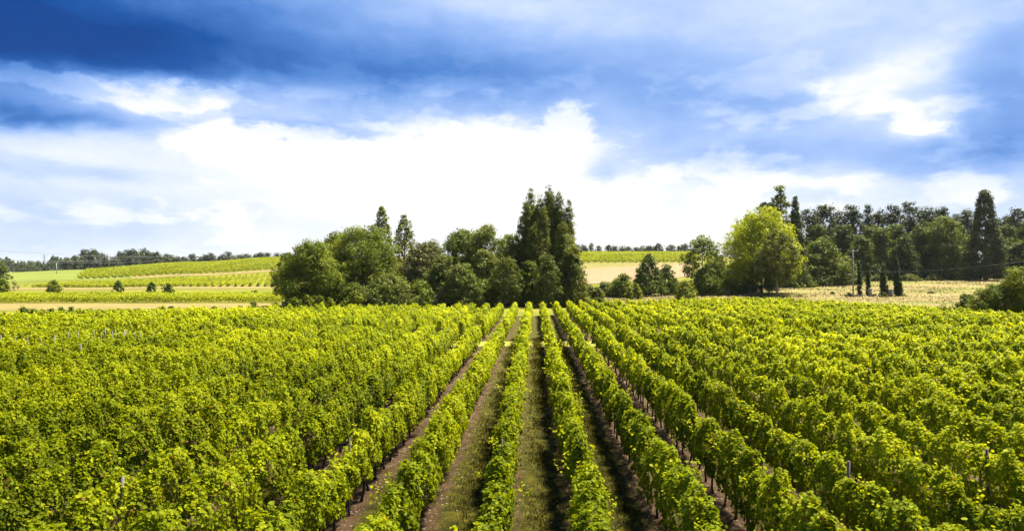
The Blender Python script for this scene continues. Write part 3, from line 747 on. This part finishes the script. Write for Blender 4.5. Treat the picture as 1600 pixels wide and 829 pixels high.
tree('yellow_tree', 1190, 176, 328, 128, 'round', M_YEL, 'large bright yellow tree in front of the dark wood', bare=.22, cover=2.3, bark=M_PALE, trunk_r=.32, tone=.55)
tree('olive_green_tree', 1214, 164, 360, 74, 'round', M_OLIVE, 'olive green tree with a pale trunk before the yellow tree', bare=.22, cover=2.0, bark=M_PALE, trunk_r=.24)
tree('small_tree', 1190, 168, 392, 46, 'skirt', M_LIME, 'dark green low tree under the left of the olive green tree', bare=.1, cover=2, tone=.2)
tree('poplar_tree', 1219, 222, 291, 32, 'round', M_POP, 'tall poplar with a bushy top rising behind the yellow tree', bare=.5, cover=2.2)
tree('fir_tree', 1243, 218, 305, 38, 'cone', M_PINE, 'pointed conical tree right of the bushy topped poplar', bare=.1, cover=2.6, tone=.75)
tree('pine_tree', 1196, 226, 318, 50, 'round', M_PINE, 'dark pine behind the top of the yellow tree', bare=.4)
tree('pine_tree', 1168, 222, 338, 44, 'round', M_PINE, 'dark pine behind the left shoulder of the yellow tree', bare=.3)
tree('distant_tree', 1151, 420, 343, 10, 'round', M_FARTREE, 'pale far tree peeping above the left shoulder of the yellow tree', bare=.3, cover=1.2)
tree('round_oak', 1283, 214, 374, 84, 'skirt', M_WOOD2, 'large domed dark green tree at the meadow edge', bare=.02, cover=3, tone=.6)
tree('small_tree', 1322, 216, 402, 50, 'skirt', M_WOOD2, 'smaller rounded tree right of the domed one', bare=.02, tone=.55)
# the wood: pines behind, broad trees in front
pines = [(1262, 328, 44), (1288, 320, 46), (1312, 330, 40), (1333, 321, 36), (1357, 318, 22), (1372, 330, 36), (1396, 319, 38), (1422, 317, 34), (1447, 325, 40),
         (1470, 324, 40), (1497, 336, 44), (1512, 330, 40), (1573, 336, 40), (1594, 324, 38), (1628, 318, 46)]
desc = ['above the domed tree', 'with twin rounded heads', 'over the smaller rounded tree', 'above the utility pole', 'narrow and pointed like a spire', 'right of the spire shaped one',
        'with open trunk showing sky', 'tallest and most open', 'leaning slightly right', 'with a flat wide head', 'lower, left of the tall dark poplar', 'touching the tall dark poplar',
        'right of the tall dark poplar', 'at the right edge of view', 'beyond the right edge of view']
for k, (px, pt, w) in enumerate(pines):
    if px > 1620: continue
    tree('pine_tree', px, 262 + (k * 7) % 18, pt, w, 'cone' if k == 4 else 'umbrella', M_PINE, f'dark pine of the right wood, {desc[k]}', group='pines of the right wood', bare=.42 if k not in (4,) else .1, cover=2.1, nl=9, cs=1.5)
back = [(1275, 352, 60), (1318, 352, 60), (1362, 350, 62), (1402, 352, 60), (1446, 345, 66), (1490, 350, 66), (1570, 352, 60), (1600, 348, 60)]
for k, (px, pt, w) in enumerate(back):
    tree('wood_tree', px, 256 + k % 3 * 3, pt, w, 'skirt', M_WOOD2, f'dark broad tree under the pines, {ordinal(k + 1)} from the left in the second rank', group='second rank of the right wood', bare=.02, cover=2.6, tone=.35)
front = [(1344, 366, 56, .5), (1376, 358, 52, .55), (1412, 372, 50, .2), (1444, 356, 56, .35), (1476, 342, 76, .6), (1500, 378, 66, .65), (1567, 372, 60, .4), (1598, 376, 60, .3), (1428, 398, 50, .15), (1392, 398, 40, .3)]
for k, (px, pt, w, tn) in enumerate(sorted(front)):
    tree('wood_tree', px, 243 + k % 3 * 4, pt, w, 'skirt', M_WOOD2, f'front rank tree of the right wood, {ordinal(k + 1)} from the left', group='front rank of the right wood', bare=.02, cover=2.8, tone=tn)
tree('poplar_tree', 1540, 236, 296, 58, 'spire', M_PINE, 'tall dark poplar standing out at the right of the wood', bare=.02, cover=3, tone=.7, ls=2.0)
for k, (px, pt, w) in enumerate([(1372, 430, 30), (1420, 428, 34), (1350, 432, 24), (1460, 430, 30), (1500, 431, 30)]):
    bush(px, 236, pt, w, M_OLIVE, f'low light green bush along the wood foot, {ordinal(sorted([1372, 1420, 1350, 1460, 1500]).index(px) + 1)} from the left', group='bushes along the wood foot')
# cypresses
cyp = [(1343, 407, 7, 461, 'leftmost slim cypress beside the utility pole'), (1356.5, 411, 7, 461, 'second slim cypress from the pole, beside a white gate pillar'),
       (1380, 411, 9.5, 463, 'slim cypress in the middle of the row of four'), (1401, 399, 9.5, 463, 'tallest cypress at the right of the row')]
for px, pt, w, pb, lb in cyp:
    tree('cypress_tree', px, 162, pt, w, 'column', M_CYP, lb, group='slim cypresses in the meadow', bare=.0, cover=4, ls=1.6, cs=.32, nl=2, up=.9)
tree('cypress_tree', 1406.5, 161, 437, 8, 'column', M_CYP, 'short cypress leaning on the tallest cypress', group='small cypresses', bare=0, cover=4, ls=1.4, cs=.28, nl=1)
tree('cypress_tree', 1387, 161, 444, 3.6, 'column', M_CYP, 'tiny thin cypress beside the middle cypress', group='small cypresses', bare=0, cover=4, ls=1.2, cs=.2, nl=1)
# right foreground bushes
bush(1597, 99, 420, 74, M_BUSH, 'large green bush at the right edge beyond the vines', tone=.5, group='bushes at the right vineyard edge', cs=.9)
bush(1548, 103, 447, 66, M_BUSH, 'dark creeping bush left of the large edge bush', tone=.2, group='bushes at the right vineyard edge')
bush(1512, 107, 461, 40, M_LIME, 'low tapering end of the creeping bushes', tone=.3, group='bushes at the right vineyard edge')
bush(1576, 100, 440, 60, M_LIME, 'dense bush filling between the creeping and edge bushes', tone=.3, group='bushes at the right vineyard edge')
# left side
bush(84, 206, 438, 23, M_OAK, 'largest dark round bush on the left bank', tone=.6, kind='round', group='bushes along the left track')
bush(185, 212, 438, 15, M_LIME, 'narrow upright bush on the left bank', tone=.4, group='bushes along the left track', kind='round')
bush(237, 208, 441, 15, M_LIME, 'lighter bush of the close pair on the left bank', tone=.5, kind='round', group='bushes along the left track')
bush(263, 205, 443, 18, M_OAK, 'darker bush of the close pair on the left bank', tone=.5, kind='round', group='bushes along the left track')
bush(398, 210, 453, 12, M_OAK, 'tiny bush on the bank near the middle grove', group='bushes along the left track')
bush(437, 208, 449, 22, M_LIME, 'rough bush beside the left end of the grove', group='bushes along the left track')
bush(2, 206, 435, 28, M_OAK, 'dark bush at the left edge of view', group='bushes along the left track', tone=.4)
tree('round_tree', -5, 260, 408, 34, 'round', M_LIME, 'rounded green tree cut by the left edge of view', bare=.05, tone=.4)
tree('dead_tree', 22, 204, 438, 10, 'round', M_DRY, 'bare pinkish dead sapling near the left edge', bare=.3, cover=.15, bark=M_PALE, nl=12, trunk_r=.1)
weeds = [(38, 481, 26), (52, 482, 14), (66, 483, 12), (80, 482, 14), (95, 482, 14), (112, 480, 12), (125, 484, 14), (142, 484, 16), (198, 484, 22), (214, 482, 10),
         (250, 481, 30), (268, 480, 14), (335, 480, 14), (375, 478, 12), (396, 472, 14), (430, 474, 18), (2, 488, 26), (300, 484, 20)]
for k, (px, pt, w) in enumerate(sorted(weeds)):
    bush(px, float(edgeD(px)) + 6, pt - 1, w * 1.15, M_OAK, f'dark weedy clump behind the left vines, {ordinal(k + 1)} from the left', 'weed_clump', 'weedy clumps behind the left vines', tone=.45)

# far left trees on the ridge
rf_ = random.Random(5)
ridge = [(104, 402, 16), (118, 398, 20), (132, 391, 22), (146, 389, 22), (158, 396, 16), (166, 398, 12), (178, 402, 20), (189, 394, 22), (206, 388, 28), (226, 389, 30), (243, 394, 26), (262, 398, 28), (276, 401, 16)]
for k, (px, pt, w) in enumerate(ridge):
    tree('ridge_tree', px, 520 + (k * 37) % 26, pt, w, 'round' if k != 5 else 'cone', M_FARTREE, f'dark tree of the left ridge clump, {ordinal(k + 1)} from the left', group='trees on the left ridge', bare=.08, cover=2.4, ls=1.9, cs=2.0, nl=3)
for k, px in enumerate(range(288, 448, 11)):
    tree('ridge_tree', px + rf_.uniform(-3, 3), 640 + rf_.uniform(-40, 40), rf_.uniform(-2, 1.5) + [401, 399, 400, 398, 397, 400, 396, 397, 399, 397, 398, 396, 395, 397, 396][k % 15], rf_.uniform(12, 24), 'round', M_FARTREE, f'small distant tree in the line behind the left vineyard, {ordinal(k + 1)} from the left', group='small trees behind the left ridge', bare=.08, cover=2.2, ls=1.8, cs=2.2, nl=2)
far = [(899, 385, 13), (913, 383, 14), (927, 384, 11), (938, 385, 10), (948, 385, 10), (960, 384, 12), (970, 384, 11), (983, 386, 14), (995, 387, 14), (1006, 385, 14), (1018, 386, 14), (1032, 384, 16), (1046, 385, 14), (1060, 386, 14), (1072, 382, 14)]
for k, (px, pt, w) in enumerate(far):
    w = w * rf_.uniform(.8, 1.35) * (1.35 if k > 6 else 1); px += rf_.uniform(-3, 3); pt += rf_.uniform(-4, 0)
    tree('ridge_tree', px, 680, pt, w, 'round', M_FARTREE, f'small hazy tree on the far ridge right of the poplars, {ordinal(k + 1)} from the left', group='hazy trees on the far ridge', bare=.1 if k > 5 else .25, cover=2.0, ls=1.6, cs=2.2, nl=2, tone=.6)
# dark forest on the horizon, left
N = 26000
px_ = rng.uniform(-260, 470, N); D_ = rng.uniform(820, 1000, N)
X = FW[0] * D_ + RT[0] * (px_ - 800) / FPX * D_; Y = FW[1] * D_ + RT[1] * (px_ - 800) / FPX * D_
ht = 12 + 4 * sn(px_ * .11, 5) + 3 * sn(px_ * .4, 6) + np.where(px_ < 130, 4, 0)
Z = terrain(X, Y) + rng.random(N) ** .6 * np.maximum(ht, 3)
o = leaves_obj('far_forest', [leaf_arrays(np.stack([X, Y, Z], 1), rng.normal(0, .6, (N, 3)) + np.array([0, -.6, .5]), 3.2 * rng.uniform(.6, 1.3, N), 'kite', np.clip(rng.normal(.3, .15, N), 0, 1))], M_PINE)
tag(o, 'dark forest along the left horizon', None, None, 'stuff')

# ------------------------------------------------------------------ distant vineyards
def in_poly(px, py, poly):
    poly = np.asarray(poly); n = len(poly); ins = np.zeros(len(px), bool); j = n - 1
    for i in range(n):
        xi, yi = poly[i]; xj, yj = poly[j]
        c = ((yi > py) != (yj > py)) & (px < (xj - xi) * (py - yi) / (yj - yi + 1e-12) + xi); ins ^= c; j = i
    return ins
def far_vines(label, pts, rot, spacing, N, leaf, mat=M_FARVINE, H=1.5, tone=.6):
    W = np.array([place(px, D)[:2] for px, D in pts])
    lo, hi = W.min(0), W.max(0); q = rng.uniform(lo, hi, (N * 3, 2)); q = q[in_poly(q[:, 0], q[:, 1], W)][:N]
    ca, sa = math.cos(rot), math.sin(rot)
    u = q[:, 0] * ca + q[:, 1] * sa; v = -q[:, 0] * sa + q[:, 1] * ca
    row = np.round(u / spacing); u = row * spacing + rng.normal(0, .28, len(u)) + .3 * sn(v * .3 + row * 7, 3)
    x = u * ca - v * sa; y = u * sa + v * ca
    z = terrain(x, y) + .25 + rng.random(len(x)) ** .7 * (H - .2) * (1 + .15 * sn(v * .6 + row * 13, 9))
    nn = rng.normal(0, .5, (len(x), 3)) + np.array([0, 0, .8])
    o = leaves_obj('distant_vines', [leaf_arrays(np.stack([x, y, z], 1), nn, leaf * rng.uniform(.6, 1.3, len(x)), 'kite', np.clip(rng.normal(tone, .2, len(x)), 0, 1), 1.2)], mat)
    tag(o, label, 'vineyard', None, 'stuff'); return o
far_vines('level block of vines beyond the tan strip at left', [(-200, 142), (445, 146), (445, 176), (-200, 172)], R(88), 2.0, 90000, .30)
far_vines('bright hillside vines above the left track', poly_px([(40, 449), (250, 447.5), (450, 447.5)]) + poly_px([(460, 429), (380, 432.5), (300, 436), (205, 440.5), (110, 444)]), R(20), 3.0, 170000, .42)
far_vines('upper hillside vines reaching the left ridge', poly_px([(120, 436), (205, 432.5), (300, 427.5), (380, 423.8), (470, 420)]) + [(480, 535), (300, 530), (200, 520), (140, 500)], R(40), 3.0, 170000, .5, tone=.5)
far_vines('striped vines on the far slope right of the poplars', poly_px([(880, 410), (960, 410.5), (1090, 410)]) + [(1090, 490), (880, 490)], R(-24), 3.2, 90000, .5, tone=.5)
# ------------------------------------------------------------------ loose ground cover
def blades(name, label, x, y, h, w, mat, tone):
    n = len(x); z = terrain(x, y); a = rng.uniform(0, math.pi, n); lx, ly = rng.normal(0, .35, n) * h, rng.normal(0, .35, n) * h
    V = np.empty((n, 3, 3))
    V[:, 0] = np.stack([x - w * np.cos(a), y - w * np.sin(a), z], 1); V[:, 1] = np.stack([x + w * np.cos(a), y + w * np.sin(a), z], 1)
    V[:, 2] = np.stack([x + lx, y + ly, z + h], 1)
    o = mesh_obj(name, V.reshape(-1, 3), np.arange(3 * n), np.full(n, 3), mat, None, {'tone': np.repeat(tone, 3)})
    tag(o, label, None, None, 'stuff'); return o
M_GRASS = leaf_mat("grass_blades", (.028, .026, .002), (.062, .057, .004), (.12, .105, .010), .3)
M_STRAW = leaf_mat("straw_tufts", (.09, .085, .015), (.19, .155, .05), (.32, .265, .11), .2, patch=.05)
n = 150000
y = 9 + 57 * rng.random(n) ** 1.4; al = rng.integers(-4, 7, n)
x = -1.8 + 2.0 * al + .8 * 0 + rng.normal(0, .27, n) + .10 * sn(y * .8 + al * 17, 4)
keep = (sn(y * 1.3 + al * 31, 21) + sn(y * .4 + x * 2, 22) + rng.normal(0, .7, n)) > -.6
x, y = x[keep], y[keep]; n = len(x)
blades('grass', 'short green grass down the middle of the alleys', x, y, rng.uniform(.03, .10, n) * (1 + y / 60), .006 + .0005 * y, M_GRASS, np.clip(rng.normal(.5, .25, n), 0, 1))
n = 45000
t = rng.random(n) ** .8; pxm = rng.uniform(925, 1640, n)
dn = np.interp(pxm, [925, 1080, 1200, 1330, 1430, 1500, 1640], [115, 122, 127, 110, 99, 91, 80]); df = np.interp(pxm, [925, 1080, 1200, 1330, 1430, 1500, 1640], [178, 184, 205, 240, 262, 266, 268])
Dm = dn + (df - dn) * t
x = FW[0] * Dm + RT[0] * (pxm - 800) / FPX * Dm; y = FW[1] * Dm + RT[1] * (pxm - 800) / FPX * Dm
cl = sn(x * .22 + 3 * sn(y * .1, 41), 42) + sn(y * .12 + x * .05, 43) + rng.normal(0, .5, n)
k_ = cl > -.1; x, y, Dm, cl = x[k_], y[k_], Dm[k_], cl[k_]; n = len(x)
z = terrain(x, y) + rng.uniform(.06, .34, n)
o = leaves_obj('dry_grass', [leaf_arrays(np.stack([x, y, z], 1), rng.normal(0, .45, (n, 3)) + np.array([0, -.25, .9]), .0022 * Dm * rng.uniform(.5, 1.4, n), 'kite', np.clip(.5 + .22 * (sn(x * .3, 44) + sn(y * .15, 45)) + rng.normal(0, .15, n), 0, 1), .8)], M_STRAW)
tag(o, 'tall straw coloured grass of the meadow', None, None, 'stuff')
# pale stones on the bare soil
n = 5000
y = 9.5 + 32 * rng.random(n) ** 1.3; rr_ = rng.integers(-5, 8, n); x = -.8 + 2.0 * rr_ + rng.normal(0, .38, n)
r_ = rng.uniform(.012, .035, n); z = terrain(x, y) + .012
octa = np.array([(1, 0, 0), (0, 1, 0), (-1, 0, 0), (0, -1, 0), (0, 0, .8), (0, 0, -.3)], float); of = np.array([0, 1, 4, 1, 2, 4, 2, 3, 4, 3, 0, 4])
ang = rng.uniform(0, 6.28, n); V = octa[None] * r_[:, None, None] * rng.uniform(.6, 1.3, (n, 6, 1))
Vx = V[..., 0] * np.cos(ang)[:, None] - V[..., 1] * np.sin(ang)[:, None]; Vy = V[..., 0] * np.sin(ang)[:, None] + V[..., 1] * np.cos(ang)[:, None]
V = np.stack([Vx + x[:, None], Vy + y[:, None], V[..., 2] + z[:, None]], -1)
tag(mesh_obj('pebbles', V.reshape(-1, 3), (np.arange(n)[:, None] * 6 + of[None]).ravel(), np.full(n * 4, 3), plain_mat('pale_stone', (.22, .175, .125), .9, .3, 2)), 'pale pebbles on the soil under the vines', None, None, 'stuff')

# ------------------------------------------------------------------ poles, wires, gate pillars
def wire(name, a, b, sag, r, mat, label, group):
    a = np.array(a, float); b = np.array(b, float); t = np.linspace(0, 1, 25)[:, None]
    p = a * (1 - t) + b * t; p[:, 2] -= (4 * sag * t * (1 - t))[:, 0]
    tag(tubes_obj(name, [(p, r)], mat, None, None, 4), label, 'wire', group)
D = 160; p = place(1333, D); H = zat(390, D) - p[2]
root = empty('utility_pole', p); tag(root, 'tall wooden utility pole with a double crossarm beside the cypresses', 'utility pole')
tubes_obj('pole', [(np.array([(0, 0, -.3), (0, 0, H * .5), (0, 0, H)]), [.19, .15, .12])], M_CONC, root, None, 10)
boxes_obj('crossarm', [(-1.25, -.08, H - .35, 1.25, .08, H - .20)], M_CONC, root)
boxes_obj('crossarm', [(-.75, -.07, H - 1.75, .45, .07, H - 1.62)], M_CONC, root)
for sx in (-1.15, 0, 1.15):
    tubes_obj('insulator', [(np.array([(sx, 0, H - .22), (sx, 0, H - .05), (sx, 0, H + .1)]), [.05, .11, .05])], M_WSTAKE, root, None, 8)
boxes_obj('base_block', [(-.34, -.34, -.2, .34, .34, .75)], M_CONC, root)
q = place(1700, 110); wire('power_wire', (p[0] + 1.1, p[1], p[2] + H - 1.7 - 3.3), (q[0], q[1], zat(392, 110)), 1.2, .010, M_PWIRE, 'pale wire sagging across the front of the right wood', 'wires')
# haze: one even body of air round the whole scene
mz = new_mat("haze_air"); g = NT(mz); pv = g.n('ShaderNodeVolumePrincipled'); pv.inputs['Density'].default_value = .00004; pv.inputs['Color'].default_value = (.86, .92, 1, 1)
o_ = g.n('ShaderNodeOutputMaterial'); g.l(pv.outputs[0], o_.inputs['Volume'])
o = boxes_obj('haze', [(-9100, -400, -2, 9100, 9500, 60)], mz); tag(o, 'thin pale air over the far fields', None, None, 'stuff')
for k, (px, D_, pt, w) in enumerate([(1326, 160, 457, 12), (1366, 160, 458.5, 9), (1383, 158, 458, 12), (1412, 160, 459, 10), (1300, 170, 455.5, 9), (1455, 170, 455, 10), (1248, 160, 460, 14)]):
    bush(px, D_, pt, w, M_OLIVE, f'low weedy tuft in the dry meadow, {ordinal([3, 4, 5, 6, 2, 7, 1][k])} from the left', 'weed_tuft', 'weedy tufts in the meadow', tone=.5)
# low gate structures
def pillar(px, pt, pb, w, label):
    D = 160; p = place(px, D); H = zat(pt, D) - p[2]; W = w * D / FPX / 2
    root = empty('gate_pillar', p); tag(root, label, 'pillar', 'stone pillars by the cypresses')
    boxes_obj('shaft', [(-W, -W, -.1, W, W, H - .14)], M_CONC, root); boxes_obj('cap', [(-W - .1, -W - .1, H - .138, W + .1, W + .1, H)], M_CONC, root)
pillar(1359.5, 450.5, 461, 4.2, 'pale stone pillar beside the second cypress')
pillar(1391.5, 452, 461, 4.6, 'pale stone pillar left of the tallest cypress')
pillar(1373.5, 458, 461, 1.8, 'small low white post between the stone pillars')
p = place(1344, 160); root = empty('low_fence', p); tag(root, 'low pale rail between the utility pole and the cypresses', 'fence')
boxes_obj('rail', [(-1.1, -.06, .42, 2.2, .06, .56)], M_CONC, root)
for x_ in (-1.0, .5, 2.0): boxes_obj('post', [(x_ - .07, -.062, -.1, x_ + .07, .07, .418)], M_CONC, root)
# far left pole, pylon and wires
D = 430; p = place(88, D); H = zat(411, D) - p[2]
root = empty('utility_pole', p); tag(root, 'thin pale utility pole on the far left green field', 'utility pole')
tubes_obj('pole', [(np.array([(0, 0, -.3), (0, 0, H)]), [.22, .16])], M_METAL, root, None, 8)
boxes_obj('crossarm', [(-1.3, -.09, H - .5, 1.3, .09, H - .25)], M_METAL, root)
D = 1100; p = place(69, D); H = zat(396, D) - p[2]
root = empty('pylon', p); tag(root, 'faint lattice power pylon on the left horizon', 'pylon')
tb = []
for sx in (-1, 1):
    for sy in (-1, 1):
        tb.append((np.array([(sx * 3.2, sy * 3.2, 0), (sx * .8, sy * .8, H * .7), (0, 0, H)]), .18))
for k in range(7):
    z0, z1 = H * .1 * k, H * .1 * (k + 1); w0, w1 = 3.2 - 2.4 * z0 / (H * .7), 3.2 - 2.4 * z1 / (H * .7)
    for s_ in (-1, 1):
        tb.append((np.array([(-w0 * s_, -w0, z0), (w1 * s_, -w1, z1)]), .09)); tb.append((np.array([(-w0, w0 * s_, z0), (-w1, -w1 * s_, z1)]), .09))
tubes_obj('lattice', tb, M_PYL, root, None, 4)
tubes_obj('crossarm', [(np.array([(-6, 0, H * .8), (6, 0, H * .8)]), .22), (np.array([(-4.5, 0, H * .92), (4.5, 0, H * .92)]), .22)], M_PYL, root, None, 4)
for k, (ya, yb, pxb) in enumerate([(387, 401, 290), (402.5, 405, 200), (404.5, 408, 240)]):
    a = place(-120, 300); b = place(pxb, 520)
    wire('power_wire', (a[0], a[1], zat(ya - 5, 300)), (b[0], b[1], zat(yb, 520)), 2.0, .07, M_WIRE, ['highest', 'middle', 'lowest'][k] + ' of the thin power wires at the far left', 'power wires at the left')
# ------------------------------------------------------------------ unseen clouds added above the view to shade parts of the near vines
m = new_mat("added_shade_volume"); g = NT(m); pv = g.n('ShaderNodeVolumePrincipled'); pv.inputs['Density'].default_value = .036; pv.inputs['Color'].default_value = (.9, .92, .95, 1)
o_ = g.n('ShaderNodeOutputMaterial'); g.l(pv.outputs[0], o_.inputs['Volume'])
def added_shade_cloud(fx, fy, rx, ry, rz, seed, alt=300.0):
    off = alt / math.tan(SUN_EL); r = np.random.default_rng(seed)
    bm_ = bpy.data.meshes.new('added_shade_cloud'); import bmesh
    b = bmesh.new(); bmesh.ops.create_icosphere(b, subdivisions=5, radius=1.0)
    ph = r.uniform(0, 6.28, 9)
    for v in b.verts:
        p = v.co; k = 1 + .10 * math.sin(3 * p.x + ph[0] + 2 * math.sin(2 * p.y + ph[1])) + .10 * math.sin(4 * p.y + ph[2] + 2 * p.x) + .07 * math.sin(9 * p.x + ph[3]) * math.sin(8 * p.y + ph[4]) + .05 * math.sin(15 * p.z + 13 * p.x + ph[5])
        v.co = Vector((p.x * rx * k, p.y * ry * k, p.z * rz * k * (1 if p.z > 0 else .6)))
    b.to_mesh(bm_); b.free(); bm_.materials.append(m)
    o = bpy.data.objects.new('added_shade_cloud', bm_); COL.objects.link(o)
    o.location = (fx + math.sin(SUN_AZ) * off, fy + math.cos(SUN_AZ) * off, alt); o['kind'] = 'structure'
added_shade_cloud(-58, 26, 46, 34, 26, 1)
added_shade_cloud(-20, 2, 34, 16, 18, 2)
added_shade_cloud(38, 6, 30, 18, 20, 3)
added_shade_cloud(4, 10, 26, 13, 9, 4, 270.0)
print('faces', sum(len(o.data.polygons) for o in bpy.data.objects if o.type == 'MESH'))
